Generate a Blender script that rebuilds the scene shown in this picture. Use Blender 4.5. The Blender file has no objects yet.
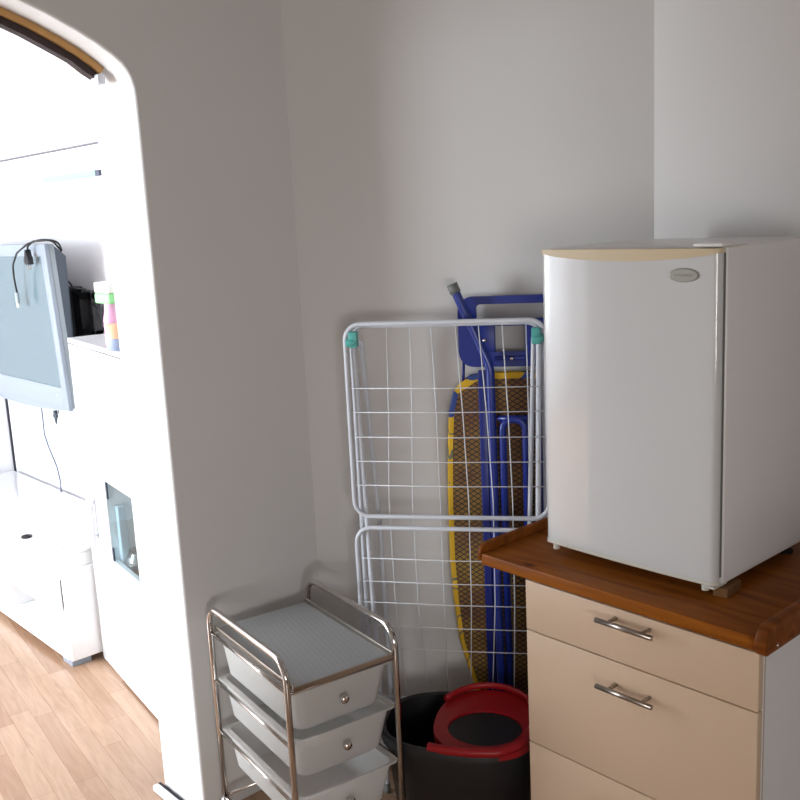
import bpy, bmesh, math, random
from mathutils import Vector, Matrix
random.seed(4)
C = bpy.context.scene.collection
R = math.radians
sc = bpy.context.scene

# ------------------------------------------------------------------ materials
def mat(name, col, rough=.5, metal=0, bump=0, bscale=200, var=0, vscale=6, coat=0, trans=0, ior=1.45, alpha=1, spec=.5):
    m = bpy.data.materials.new(name); m.use_nodes = True
    nt = m.node_tree; N = nt.nodes; L = nt.links
    b = N['Principled BSDF']
    b.inputs['Base Color'].default_value = (*col, 1)
    b.inputs['Roughness'].default_value = rough
    b.inputs['Metallic'].default_value = metal
    b.inputs['Coat Weight'].default_value = coat
    b.inputs['Coat Roughness'].default_value = .05
    b.inputs['Transmission Weight'].default_value = trans
    b.inputs['IOR'].default_value = ior
    b.inputs['Alpha'].default_value = alpha
    b.inputs['Specular IOR Level'].default_value = spec
    tc = N.new('ShaderNodeTexCoord')
    if var:
        n = N.new('ShaderNodeTexNoise'); n.inputs['Scale'].default_value = vscale; n.inputs['Detail'].default_value = 4
        L.new(tc.outputs['Object'], n.inputs['Vector'])
        mx = N.new('ShaderNodeMix'); mx.data_type = 'RGBA'
        mx.inputs['A'].default_value = (*[c*(1-var) for c in col], 1)
        mx.inputs['B'].default_value = (*[min(1, c*(1+var)) for c in col], 1)
        L.new(n.outputs['Fac'], mx.inputs['Factor']); L.new(mx.outputs['Result'], b.inputs['Base Color'])
    if bump:
        n2 = N.new('ShaderNodeTexNoise'); n2.inputs['Scale'].default_value = bscale; n2.inputs['Detail'].default_value = 5
        L.new(tc.outputs['Object'], n2.inputs['Vector'])
        bp = N.new('ShaderNodeBump'); bp.inputs['Strength'].default_value = bump; bp.inputs['Distance'].default_value = .01
        L.new(n2.outputs['Fac'], bp.inputs['Height']); L.new(bp.outputs['Normal'], b.inputs['Normal'])
    return m

def wood_mat(name, dark, light, axis_rot, rough=.35, knots=True, coat=.2):
    m = bpy.data.materials.new(name); m.use_nodes = True
    nt = m.node_tree; N = nt.nodes; L = nt.links; b = N['Principled BSDF']
    tc = N.new('ShaderNodeTexCoord'); mp = N.new('ShaderNodeMapping')
    mp.inputs['Rotation'].default_value = (0, 0, axis_rot); mp.inputs['Scale'].default_value = (1.6, 16, 16)
    L.new(tc.outputs['Object'], mp.inputs['Vector'])
    n = N.new('ShaderNodeTexNoise'); n.inputs['Scale'].default_value = 2.2; n.inputs['Detail'].default_value = 6; n.inputs['Distortion'].default_value = .6
    L.new(mp.outputs['Vector'], n.inputs['Vector'])
    rp = N.new('ShaderNodeValToRGB'); rp.color_ramp.elements[0].position = .3; rp.color_ramp.elements[1].position = .72
    rp.color_ramp.elements[0].color = (*dark, 1); rp.color_ramp.elements[1].color = (*light, 1)
    L.new(n.outputs['Fac'], rp.inputs['Fac'])
    out = rp.outputs['Color']
    if knots:
        mk = N.new('ShaderNodeMapping'); mk.inputs['Rotation'].default_value = (0, 0, axis_rot); mk.inputs['Scale'].default_value = (3, 6, 6)
        L.new(tc.outputs['Object'], mk.inputs['Vector'])
        v = N.new('ShaderNodeTexVoronoi'); v.inputs['Scale'].default_value = 1.6
        L.new(mk.outputs['Vector'], v.inputs['Vector'])
        r2 = N.new('ShaderNodeValToRGB'); r2.color_ramp.elements[0].position = .04; r2.color_ramp.elements[1].position = .13
        r2.color_ramp.elements[0].color = (.3, .22, .2, 1); r2.color_ramp.elements[1].color = (1, 1, 1, 1)
        L.new(v.outputs['Distance'], r2.inputs['Fac'])
        mx = N.new('ShaderNodeMix'); mx.data_type = 'RGBA'; mx.blend_type = 'MULTIPLY'; mx.inputs['Factor'].default_value = 1
        L.new(out, mx.inputs['A']); L.new(r2.outputs['Color'], mx.inputs['B']); out = mx.outputs['Result']
    L.new(out, b.inputs['Base Color'])
    b.inputs['Roughness'].default_value = rough; b.inputs['Specular IOR Level'].default_value = .12; b.inputs['Coat Weight'].default_value = coat; b.inputs['Coat Roughness'].default_value = .25
    return m

def floor_mat():
    m = bpy.data.materials.new('laminate floor'); m.use_nodes = True
    nt = m.node_tree; N = nt.nodes; L = nt.links; b = N['Principled BSDF']
    tc = N.new('ShaderNodeTexCoord'); mp = N.new('ShaderNodeMapping')
    mp.inputs['Rotation'].default_value = (0, 0, R(8)); mp.inputs['Location'].default_value = (.11, .03, 0)
    L.new(tc.outputs['Object'], mp.inputs['Vector'])
    br = N.new('ShaderNodeTexBrick'); br.inputs['Scale'].default_value = 1
    br.inputs['Brick Width'].default_value = .52; br.inputs['Row Height'].default_value = .068
    br.inputs['Mortar Size'].default_value = .0006; br.inputs['Mortar Smooth'].default_value = .3
    br.offset = .37; br.offset_frequency = 2; br.squash = 1.3; br.squash_frequency = 3
    br.inputs['Color1'].default_value = (.40, .235, .145, 1); br.inputs['Color2'].default_value = (.56, .38, .26, 1)
    br.inputs['Mortar'].default_value = (.30, .15, .07, 1)
    L.new(mp.outputs['Vector'], br.inputs['Vector'])
    m2 = N.new('ShaderNodeMapping'); m2.inputs['Scale'].default_value = (2.5, 22, 1)
    L.new(mp.outputs['Vector'], m2.inputs['Vector'])
    n = N.new('ShaderNodeTexNoise'); n.inputs['Scale'].default_value = 2; n.inputs['Detail'].default_value = 6; n.inputs['Distortion'].default_value = 1.2
    L.new(m2.outputs['Vector'], n.inputs['Vector'])
    rp = N.new('ShaderNodeValToRGB'); rp.color_ramp.elements[0].position = .25; rp.color_ramp.elements[1].position = .75
    rp.color_ramp.elements[0].color = (.78, .74, .7, 1); rp.color_ramp.elements[1].color = (1, 1, 1, 1)
    L.new(n.outputs['Fac'], rp.inputs['Fac'])
    mx = N.new('ShaderNodeMix'); mx.data_type = 'RGBA'; mx.blend_type = 'MULTIPLY'; mx.inputs['Factor'].default_value = 1
    L.new(br.outputs['Color'], mx.inputs['A']); L.new(rp.outputs['Color'], mx.inputs['B'])
    L.new(mx.outputs['Result'], b.inputs['Base Color'])
    b.inputs['Roughness'].default_value = .25
    return m

def glass_mat(name, tint=(.9, .96, .97), refl=.12, rough=.02):
    m = bpy.data.materials.new(name); m.use_nodes = True
    nt = m.node_tree; N = nt.nodes; L = nt.links
    for n in list(N): N.remove(n)
    o = N.new('ShaderNodeOutputMaterial'); mx = N.new('ShaderNodeMixShader'); mx.inputs[0].default_value = refl
    t = N.new('ShaderNodeBsdfTransparent'); t.inputs[0].default_value = (*tint, 1)
    g = N.new('ShaderNodeBsdfGlossy'); g.inputs['Roughness'].default_value = rough
    L.new(t.outputs[0], mx.inputs[1]); L.new(g.outputs[0], mx.inputs[2]); L.new(mx.outputs[0], o.inputs[0])
    return m

def frosted(name, col, solid=.6, rough=.35):
    """thin translucent plastic"""
    m = bpy.data.materials.new(name); m.use_nodes = True
    nt = m.node_tree; N = nt.nodes; L = nt.links
    b = N['Principled BSDF']; o = N['Material Output']
    b.inputs['Base Color'].default_value = (*col, 1); b.inputs['Roughness'].default_value = rough
    t = N.new('ShaderNodeBsdfTransparent'); t.inputs[0].default_value = (.93, .93, .93, 1)
    tl = N.new('ShaderNodeBsdfTranslucent'); tl.inputs[0].default_value = (*col, 1)
    m1 = N.new('ShaderNodeMixShader'); m1.inputs[0].default_value = .35
    L.new(b.outputs[0], m1.inputs[1]); L.new(tl.outputs[0], m1.inputs[2])
    m2 = N.new('ShaderNodeMixShader'); m2.inputs[0].default_value = solid
    L.new(t.outputs[0], m2.inputs[1]); L.new(m1.outputs[0], m2.inputs[2]); L.new(m2.outputs[0], o.inputs[0])
    return m

M = {
 'wall': mat('painted plaster', (.66, .645, .63), .85, bump=.035, bscale=38, var=.015, vscale=3),
 'wall_lr': mat('white plaster', (.76, .75, .77), .8, bump=.04, bscale=45),
 'ceil': mat('ceiling paint', (.50, .47, .44), .9),
 'floor': floor_mat(),
 'gloss_white': mat('white gloss board', (.87, .87, .88), .22, coat=.3),
 'white': mat('white lacquer', (.83, .83, .82), .3),
 'carc': mat('white melamine', (.82, .83, .84), .4),
 'cream': mat('cream drawer laminate', (.68, .51, .36), .42, bump=.02, bscale=300, var=.02),
 'cream_edge': mat('beige edge banding', (.50, .38, .28), .5),
 'pine': wood_mat('stained pine', (.17, .045, .006), (.36, .115, .014), R(0), coat=0),
 'pine_side': wood_mat('stained pine board', (.13, .036, .006), (.26, .075, .012), R(90), coat=0),
 'offcut': mat('raw wood', (.22, .11, .04), .7, var=.2, vscale=30),
 'fridge': mat('fridge enamel', (.65, .67, .675), .13, coat=.6, bump=.035, bscale=6),
 'fridge_side': mat('fridge sheet metal', (.82, .82, .815), .3, coat=.1, bump=.03, bscale=240),
 'yellowed': mat('yellowed plastic', (.66, .55, .36), .4),
 'capgrey': mat('pale plastic', (.66, .65, .58), .4),
 'gasket': mat('grey gasket', (.16, .16, .15), .6),
 'badge': mat('badge grey', (.43, .44, .40), .3),
 'badge_rim': mat('badge rim', (.33, .34, .31), .3, metal=.4),
 'black': mat('black plastic', (.008, .008, .009), .45),
 'rubber': mat('dark rubber', (.02, .02, .02), .7),
 'steel': mat('brushed steel', (.42, .38, .34), .28, metal=1),
 'chrome': mat('chrome', (.66, .63, .60), .1, metal=1),
 'wire': mat('white coated wire', (.70, .71, .73), .35),
 'wire_tube': mat('white coated tube', (.64, .66, .71), .32),
 'teal': mat('teal plastic', (.10, .42, .38), .4),
 'blue': mat('blue painted tube', (.010, .026, .22), .3, coat=.3),
 'blue_dark': mat('blue painted steel', (.010, .020, .17), .35),
 'blue_plastic': mat('blue plastic', (.008, .022, .20), .4),
 'grey_cap': mat('grey rubber cap', (.16, .17, .16), .6),
 'bucket': mat('charcoal plastic', (.013, .012, .013), .45),
 'red': mat('red plastic', (.33, .005, .008), .4),
 'silver': mat('silver plastic', (.27, .31, .36), .35),
 'silver_dk': mat('grey plastic side', (.27, .31, .33), .4),
 'tvback': mat('dark grey back shell', (.055, .07, .09), .5),
 'screen': mat('lcd panel', (.12, .175, .20), .15, coat=.3),
 'frost': frosted('frosted drawer plastic', (.80, .79, .77), .80),
 'tray': frosted('ribbed tray plastic', (.60, .615, .62), .80, .22),
 'glass': glass_mat('clear glass'),
 'glass_thick': glass_mat('tinted glass', (.72, .80, .82), .2),
 'aqua': mat('pale teal plastic', (.30, .40, .41), .35),
 'pale_blue': mat('pale blue card', (.50, .62, .70), .5),
 'gold': mat('golden wood strip', (.50, .27, .09), .45, var=.12, vscale=30),
 'brown': mat('rough brown edge', (.045, .03, .03), .85, bump=.8, bscale=40, var=.4, vscale=20),
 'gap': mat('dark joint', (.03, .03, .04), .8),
 'edge_shadow': mat('grey painted shadow', (.22, .20, .22), .8),  # stands in for the shadow line along the shelf panel's top
 'green': mat('pale green plastic', (.30, .72, .30), .4),
 'white_card': mat('white plastic', (.85, .87, .82), .4),
 'pink': mat('pale pink plastic', (.78, .42, .62), .4),
 'orange': mat('peach plastic', (.85, .45, .28), .4),
 'slate': mat('slate blue plastic', (.30, .36, .50), .4),
 'cord': mat('blue grey cord', (.12, .14, .20), .6),
 'hinge': mat('dark hinge metal', (.10, .11, .15), .3, metal=.6),
 'lr_handle': mat('satin aluminium', (.62, .64, .70), .35, metal=.3),
}

def mesh_fabric():
    """yellow-brown ironing cover seen under the diamond steel mesh of the board's underside"""
    m = bpy.data.materials.new('expanded steel mesh'); m.use_nodes = True
    nt = m.node_tree; N = nt.nodes; L = nt.links; b = N['Principled BSDF']
    tc = N.new('ShaderNodeTexCoord'); sp = N.new('ShaderNodeSeparateXYZ'); L.new(tc.outputs['Object'], sp.inputs[0])
    def mth(op, a, bb=None):
        n = N.new('ShaderNodeMath'); n.operation = op
        for i, v in enumerate((a, bb)):
            if v is None: continue
            if isinstance(v, (int, float)): n.inputs[i].default_value = v
            else: L.new(v, n.inputs[i])
        return n.outputs[0]
    u = mth('MULTIPLY', sp.outputs['X'], 1/.024); v = mth('MULTIPLY', sp.outputs['Z'], 1/.0155)
    a = mth('ABSOLUTE', mth('SUBTRACT', mth('FRACT', mth('ADD', u, v)), .5))
    c = mth('ABSOLUTE', mth('SUBTRACT', mth('FRACT', mth('SUBTRACT', u, v)), .5))
    w = mth('MINIMUM', a, c)
    lin = mth('LESS_THAN', w, .11)
    ns = N.new('ShaderNodeTexNoise'); ns.inputs['Scale'].default_value = 9; L.new(tc.outputs['Object'], ns.inputs['Vector'])
    rp = N.new('ShaderNodeValToRGB'); rp.color_ramp.elements[0].position = .35; rp.color_ramp.elements[1].position = .65
    rp.color_ramp.elements[0].color = (.15, .055, .018, 1); rp.color_ramp.elements[1].color = (.27, .15, .022, 1)
    L.new(ns.outputs['Fac'], rp.inputs['Fac'])
    mx = N.new('ShaderNodeMix'); mx.data_type = 'RGBA'
    L.new(lin, mx.inputs['Factor']); L.new(rp.outputs['Color'], mx.inputs['A']); mx.inputs['B'].default_value = (.022, .014, .012, 1)
    L.new(mx.outputs['Result'], b.inputs['Base Color']); b.inputs['Roughness'].default_value = .7
    return m
def hem_fabric():
    m = bpy.data.materials.new('yellow and blue printed cover'); m.use_nodes = True
    nt = m.node_tree; N = nt.nodes; L = nt.links; b = N['Principled BSDF']
    tc = N.new('ShaderNodeTexCoord')
    n = N.new('ShaderNodeTexNoise'); n.inputs['Scale'].default_value = 11; n.inputs['Detail'].default_value = 1
    L.new(tc.outputs['Object'], n.inputs['Vector'])
    rp = N.new('ShaderNodeValToRGB'); rp.color_ramp.interpolation = 'CONSTANT'
    e = rp.color_ramp.elements; e[0].position = 0; e[0].color = (.03, .06, .22, 1); e[1].position = .43; e[1].color = (.62, .36, .015, 1)
    x = e.new(.60); x.color = (.16, .16, .10, 1); x = e.new(.64); x.color = (.70, .42, .02, 1)
    L.new(n.outputs['Fac'], rp.inputs['Fac']); L.new(rp.outputs['Color'], b.inputs['Base Color']); b.inputs['Roughness'].default_value = .8
    return m
M['mesh'] = mesh_fabric(); M['hem'] = hem_fabric()
def ribbed_bump(m, scale):
    nt = m.node_tree; N = nt.nodes; L = nt.links; b = N['Principled BSDF']
    tc = N.new('ShaderNodeTexCoord'); mp = N.new('ShaderNodeMapping'); mp.inputs['Rotation'].default_value = (0, 0, R(8))
    w = N.new('ShaderNodeTexWave'); w.bands_direction = 'Y'; w.inputs['Scale'].default_value = scale
    L.new(tc.outputs['Object'], mp.inputs['Vector']); L.new(mp.outputs['Vector'], w.inputs['Vector'])
    bp = N.new('ShaderNodeBump'); bp.inputs['Strength'].default_value = .12; bp.inputs['Distance'].default_value = .003
    L.new(w.outputs['Fac'], bp.inputs['Height']); L.new(bp.outputs['Normal'], b.inputs['Normal'])
ribbed_bump(M['tray'], 22)

# ------------------------------------------------------------------ mesh tools
def new(): return bmesh.new()
def box(bm, x0, x1, y0, y1, z0, z1, bev=0, seg=2, mtx=None):
    t = bmesh.new(); bmesh.ops.create_cube(t, size=1)
    for v in t.verts:
        v.co = Vector(((x0+x1)/2 + v.co.x*(x1-x0), (y0+y1)/2 + v.co.y*(y1-y0), (z0+z1)/2 + v.co.z*(z1-z0)))
    if bev: bmesh.ops.bevel(t, geom=t.edges[:], offset=bev, segments=seg, affect='EDGES', profile=.5)
    merge(bm, t, mtx); return bm
def merge(bm, t, mtx=None):
    if mtx is not None: bmesh.ops.transform(t, matrix=mtx, verts=t.verts[:])
    me = bpy.data.meshes.new('tmp'); t.to_mesh(me); t.free(); bm.from_mesh(me); bpy.data.meshes.remove(me)
def prism(bm, pts, h0, h1, axis='z', bev=0, mtx=None, seg=2):
    """polygon pts extruded between h0 and h1 along axis"""
    t = bmesh.new()
    def p3(a, b, h): return {'z': (a, b, h), 'x': (h, a, b), 'y': (a, h, b)}[axis]
    vs = [t.verts.new(p3(a, b, h0)) for a, b in pts]
    f = t.faces.new(vs)
    ex = bmesh.ops.extrude_face_region(t, geom=[f])
    dv = Vector(p3(0, 0, h1-h0))
    bmesh.ops.translate(t, vec=dv, verts=[g for g in ex['geom'] if isinstance(g, bmesh.types.BMVert)])
    bmesh.ops.recalc_face_normals(t, faces=t.faces[:])
    if bev:
        es = [e for e in t.edges if e.calc_face_angle(0) > .6]
        bmesh.ops.bevel(t, geom=es, offset=bev, segments=seg, affect='EDGES', profile=.5)
    merge(bm, t, mtx); return bm
def fillet(pts, rad, closed=False, seg=6):
    pts = [Vector(p) for p in pts]; n = len(pts); out = []
    for i, p in enumerate(pts):
        if not closed and i in (0, n-1): out.append(p); continue
        a = pts[(i-1) % n]-p; b = pts[(i+1) % n]-p
        r = rad if not isinstance(rad, (list, tuple)) else rad[i]
        ang = a.angle(b)
        if r <= 0 or ang > math.pi-.02: out.append(p); continue
        d = min(r/math.tan(ang/2), a.length*.49, b.length*.49); rr = d*math.tan(ang/2)
        c = p + (a.normalized()+b.normalized()).normalized()*(rr/math.sin(ang/2))
        s = p+a.normalized()*d-c; e = p+b.normalized()*d-c
        tot = s.angle(e); ax = s.cross(e).normalized()
        for k in range(seg+1): out.append(c + Matrix.Rotation(tot*k/seg, 3, ax) @ s)
    return out
def tube(bm, pts, r, closed=False, n=10, flat=1.0):
    pts = [Vector(p) for p in pts]; m = len(pts)
    tan = []
    for i in range(m):
        if closed: t = pts[(i+1) % m]-pts[i-1]
        else: t = pts[min(i+1, m-1)]-pts[max(i-1, 0)]
        tan.append(t.normalized())
    up = Vector((0, 0, 1)) if abs(tan[0].z) < .9 else Vector((1, 0, 0))
    nrm = (up-tan[0]*up.dot(tan[0])).normalized(); rings = []
    for i in range(m):
        nrm = (nrm-tan[i]*nrm.dot(tan[i])).normalized(); bn = tan[i].cross(nrm)
        rr = r[i] if isinstance(r, (list, tuple)) else r
        rings.append([bm.verts.new(pts[i]+nrm*math.cos(2*math.pi*k/n)*rr+bn*math.sin(2*math.pi*k/n)*rr*flat) for k in range(n)])
    for i in range(m if closed else m-1):
        a, b = rings[i], rings[(i+1) % m]; off = 0
        if closed and i == m-1:
            off = min(range(n), key=lambda s: (a[0].co-b[s].co).length)
        for k in range(n):
            f = bm.faces.new((a[k], a[(k+1) % n], b[(k+1+off) % n], b[(k+off) % n])); f.smooth = True
    if not closed:
        bm.faces.new(rings[0][::-1]); bm.faces.new(rings[-1])
    return bm
def lathe(bm, prof, n=24, mtx=None, sx=1, sy=1):
    t = bmesh.new(); rings = []
    for r, z in prof:
        rings.append([t.verts.new((r*sx*math.cos(2*math.pi*k/n), r*sy*math.sin(2*math.pi*k/n), z)) for k in range(n)] if r > 1e-6 else [t.verts.new((0, 0, z))])
    for a, b in zip(rings, rings[1:]):
        for k in range(n):
            q = [a[k % len(a)], a[(k+1) % len(a)], b[(k+1) % len(b)], b[k % len(b)]]
            u = []
            for v in q:
                if v not in u: u.append(v)
            if len(u) > 2:
                f = t.faces.new(u); f.smooth = True
    if len(rings[0]) > 1: t.faces.new(rings[0][::-1])
    if len(rings[-1]) > 1: t.faces.new(rings[-1])
    merge(bm, t, mtx); return bm
def loft(bm, rings, cap0=True, cap1=True, smooth=True, mtx=None):
    t = bmesh.new()
    rs = [[t.verts.new(p) for p in r] for r in rings]; n = len(rs[0])
    for a, b in zip(rs, rs[1:]):
        for k in range(n):
            f = t.faces.new((a[k], a[(k+1) % n], b[(k+1) % n], b[k])); f.smooth = smooth
    if cap0: t.faces.new(rs[0][::-1])
    if cap1: t.faces.new(rs[-1])
    bmesh.ops.recalc_face_normals(t, faces=t.faces[:])
    merge(bm, t, mtx); return bm
def rrect(w, d, r, seg=5):
    out = []
    for cx, cy, a0 in ((w/2-r, d/2-r, 0), (-w/2+r, d/2-r, 90), (-w/2+r, -d/2+r, 180), (w/2-r, -d/2+r, 270)):
        for k in range(seg+1):
            a = R(a0+90*k/seg); out.append((cx+r*math.cos(a), cy+r*math.sin(a)))
    return out

def obj(name, bm, m, parent=None, label=None, smooth=None, bevel=0):
    me = bpy.data.meshes.new(name); bmesh.ops.recalc_face_normals(bm, faces=bm.faces[:]); bm.to_mesh(me); bm.free()
    o = bpy.data.objects.new(name, me); C.objects.link(o)
    for mm in (m if isinstance(m, list) else [m]): me.materials.append(M[mm] if isinstance(mm, str) else mm)
    if parent is not None: o.parent = parent
    if label: o['label'] = label
    if smooth is not None:
        for p in me.polygons: p.use_smooth = True
        try: me.set_sharp_from_angle(angle=R(smooth))
        except Exception: pass
    if bevel:
        b = o.modifiers.new('bevel', 'BEVEL'); b.width = bevel; b.segments = 3; b.limit_method = 'ANGLE'; b.angle_limit = R(25)
    return o
def each(name, bm, m, parent, label=None, smooth=None):
    """every loose piece of bm becomes a part of its own"""
    bm.verts.ensure_lookup_table(); seen = set(); out = []
    for v0 in bm.verts:
        if v0 in seen: continue
        st = [v0]; comp = {v0}
        while st:
            v = st.pop()
            for e in v.link_edges:
                w = e.other_vert(v)
                if w not in comp: comp.add(w); st.append(w)
        seen |= comp; nb = bmesh.new(); mp = {v: nb.verts.new(v.co) for v in comp}; fs = set()
        for v in comp: fs.update(v.link_faces)
        for f in fs:
            g = nb.faces.new([mp[v] for v in f.verts]); g.smooth = f.smooth
        out.append(obj(name, nb, m, parent, label, smooth))
    bm.free(); return out
def thing(name, label, cat, loc=(0, 0, 0), rz=0, group=None):
    o = bpy.data.objects.new(name, None); o.empty_display_size = .1; C.objects.link(o)
    o.location = loc; o.rotation_euler = (0, 0, rz); o['label'] = label; o['category'] = cat
    if group: o['group'] = group
    return o
def tag(o, label, cat, group=None):
    o['label'] = label; o['category'] = cat
    if group: o['group'] = group
    return o
def struct(name, bm, m, parent=None, bevel=0, smooth=None):
    o = obj(name, bm, m, parent, bevel=bevel, smooth=smooth)
    if parent is None: o['kind'] = 'structure'
    return o

# ------------------------------------------------------------------ room shell
H = 2.62
struct('floor', box(new(), -5.7, 2.0, -3.0, 2.6, -.1, 0), 'floor')
struct('ceiling', box(new(), -2.44, 2.0, -3.0, 2.6, H, H+.1), 'ceil')
struct('ceiling_living', box(new(), -5.7, -2.44, -3.0, 2.6, H, H+.1), 'wall_lr')
# wall with the arch between the two rooms, thickness x -2.56 .. -2.32
arch_r = [(1.233, 0), (1.233, 1.95), (1.232, 2.029), (1.230, 2.049), (1.224, 2.070), (1.215, 2.088), (1.202, 2.105), (1.18, 2.123), (1.139, 2.149), (1.091, 2.174), (1.021, 2.206), (.96, 2.229), (.88, 2.252), (.79, 2.264)]
CY = .745
arch_l = [(2*CY-y, z) for y, z in arch_r[::-1]]
struct('wall_left', prism(new(), [(2.42, 0), (2.42, H), (-2.9, H), (-2.9, 0)] + [arch_l[-1]] + arch_l[:-1][::-1] + arch_r[::-1], -2.56, -2.32, 'x'), 'wall', bevel=.008)
struct('wall_corner', prism(new(), [(-2.33, 1.693), (-2.32, 1.70), (-1.508, 2.296), (-1.508, 2.42), (-2.33, 2.42)], 0, H), 'wall')
struct('wall_back', box(new(), -1.508, 2.0, 2.296, 2.42, 0, H), 'wall')
KY0, KY1, KZ0, KZ1 = -1.9, -.3, .7, 1.6
b = new(); box(b, 1.6, 1.72, -2.3, KY0, 0, H); box(b, 1.6, 1.72, KY1, 2.296, 0, H); box(b, 1.6, 1.72, KY0, KY1, 0, KZ0); box(b, 1.6, 1.72, KY0, KY1, KZ1, H)
struct('wall_right', b, 'wall')
b = new(); box(b, 1.63, 1.69, KY0, KY1, KZ0, KZ0+.06, .004); box(b, 1.63, 1.69, KY0, KY1, KZ1-.06, KZ1, .004)
for y in (KY0, (KY0+KY1)/2-.03, KY1-.06): box(b, 1.63, 1.69, y, y+.06, KZ0+.06, KZ1-.06, .004)
struct('window_2', b, 'white')
def wall_window(name, x0, x1, y0, y1, wx0, wx1, wz0, wz1, m):
    b = new(); box(b, x0, wx0, y0, y1, 0, H); box(b, wx1, x1, y0, y1, 0, H)
    box(b, wx0, wx1, y0, y1, 0, wz0); box(b, wx0, wx1, y0, y1, wz1, H); return struct(name, b, m)
struct('wall_front', box(new(), -2.32, 1.72, -2.42, -2.3, 0, H), 'wall')
wall_window('wall_living_front', -5.54, -2.56, -2.92, -2.8, LWX0 := -5.0, LWX1 := -3.62, .35, 2.35, 'wall_lr')
b = new(); box(b, -5.54, -5.42, -2.8, -2.3, 0, H); box(b, -5.54, -5.42, -.9, 2.04, 0, H); box(b, -5.54, -5.42, -2.3, -.9, 0, .75); box(b, -5.54, -5.42, -2.3, -.9, 2.15, H)
struct('wall_living_left', b, 'wall_lr')
b = new(); box(b, -5.51, -5.45, -2.3, -.9, .75, .81, .004); box(b, -5.51, -5.45, -2.3, -.9, 2.09, 2.15, .004)
for y in (-2.3, -1.63, -.96): box(b, -5.51, -5.45, y, y+.06, .81, 2.09, .004)
struct('window_3', b, 'white')
struct('wall_living_back', box(new(), -5.42, -2.56, 1.92, 2.04, 0, H), 'wall_lr')
def window(name, x0, x1, y, z0, z1, mull):
    f = new()
    box(f, x0, x1, y-.03, y+.03, z0, z0+.06, .005); box(f, x0, x1, y-.03, y+.03, z1-.06, z1, .005)
    xs = [x0+(x1-x0)*i/mull for i in range(mull+1)]
    for i, x in enumerate(xs):
        a = x if i == 0 else (x-.06 if i == mull else x-.04)
        box(f, a, a+(.06 if i in (0, mull) else .08), y-.03, y+.03, z0+.06, z1-.06, .005)
    o = struct(name, f, 'white'); return o
window('window_1', LWX0, LWX1, -2.86, .35, 2.35, 2)
# skirting strip at the foot of the arch jamb
struct('baseboard_arch', box(new(), -2.565, -2.30, 1.195, 1.216, 0, .022, .006), 'white', smooth=40)
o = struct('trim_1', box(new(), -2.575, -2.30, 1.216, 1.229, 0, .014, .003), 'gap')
# dark joint where the two living room walls meet; above the shelf panel, a strip painted as edge shadow
struct('trim_2', box(new(), -5.418, -5.410, 1.908, 1.918, .1, 1.86), 'gap')
struct('trim_shadow', box(new(), -5.4, -3.40, 1.895, 1.919, 2.052, 2.058), 'edge_shadow')

# golden strip with rough dark underside along the arch soffit
def arc_strip():
    pts = [p for p in arch_r if p[1] > 2.10] + [p for p in arch_l if p[1] > 2.10]
    t = thing('arch_edge_strip', 'curved golden wood strip with rough dark underside along the arch', 'strip', (-2.42, 1.0, 2.15))
    inv = Matrix.Translation((2.42, -1.0, -2.15))
    def path(off, jit=0):
        out = []
        for i, (y, z) in enumerate(pts):
            a = Vector(pts[max(i-1, 0)]); b = Vector(pts[min(i+1, len(pts)-1)]); d = (b-a).normalized(); n = Vector((-d.y, d.x))
            if n.dot(Vector((CY-y, 1.0-z))) < 0: n = -n
            q = Vector((y, z))+n*(off+jit*random.uniform(-1, 1)); out.append((q.x, q.y))
        return out
    def band(x0, x1, o0, o1, jit=0):
        P = [p for p in path(o0)]; Q = path(o1, jit)
        rings = [[(x0, *p), (x1, *p), (x1, *q), (x0, *q)] for p, q in zip(P, Q)]
        return loft(new(), rings, smooth=False, mtx=inv)
    obj('wood_strip', band(-2.426, -2.414, .001, .017), 'gold', t)
    obj('rough_edge', band(-2.455, -2.4265, .001, .036, .004), 'brown', t, 'dark ragged underside of the strip')
    p = path(.018)[0]
    obj('end_cap', box(new(), -2.450, -2.408, p[0]-.012, p[0]+.010, p[1]-.026, p[1]-.001, .004, mtx=inv), 'lr_handle', t, 'grey end cap')
arc_strip()

# ------------------------------------------------------------------ kitchen drawer cabinet and worktop
cab = thing('drawer_cabinet', 'cream fronted kitchen drawer cabinet with steel bar handles under the brown worktop', 'cabinet', (-1.139, 1.94, 0))
I = Matrix.Translation((1.139, -1.94, 0))
X0, X1, YF = -1.431, -.845, 1.645
b = new(); t_ = .016
box(b, X0, X0+t_, YF+.02, 2.24, .12, .849, mtx=I); box(b, X1-t_, X1, YF+.02, 2.24, .12, .849, mtx=I)
box(b, X0+t_, X1-t_, YF+.02, 2.24, .12, .136, mtx=I); box(b, X0+t_, X1-t_, YF+.03, 2.24, .83, .849, mtx=I); box(b, X0+t_, X1-t_, 2.232, 2.24, .136, .83, mtx=I)
obj('body', b, 'carc', cab, 'white cabinet carcass')
obj('plinth', box(new(), X0+.02, X1-.02, YF+.06, YF+.076, 0, .12, mtx=I), 'carc', cab)
for i, (z0, z1) in enumerate(((.7235, .846), (.4335, .7205), (.135, .4305))):
    d = obj('drawer', box(new(), X0+.001, X1-.001, YF, YF+.018, z0, z1, .0015, mtx=I), 'cream', cab, 'cream drawer front', smooth=30)
    if i == 0:
        pass
    zc = (.823, .668, .37)[i]
    h = new()
    tube(h, [Vector(p)+Vector((1.139, -1.94, 0)) for p in ((-1.204, YF-.034, zc), (-1.062, YF-.034, zc))], .006, n=14)
    for xx in (-1.175, -1.090):
        tube(h, [Vector(p)+Vector((1.139, -1.94, 0)) for p in ((xx, YF-.034, zc), (xx, YF+.001, zc))], .0045, n=10)
    obj('handle', h, 'steel', d, 'brushed steel bar handle')
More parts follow.
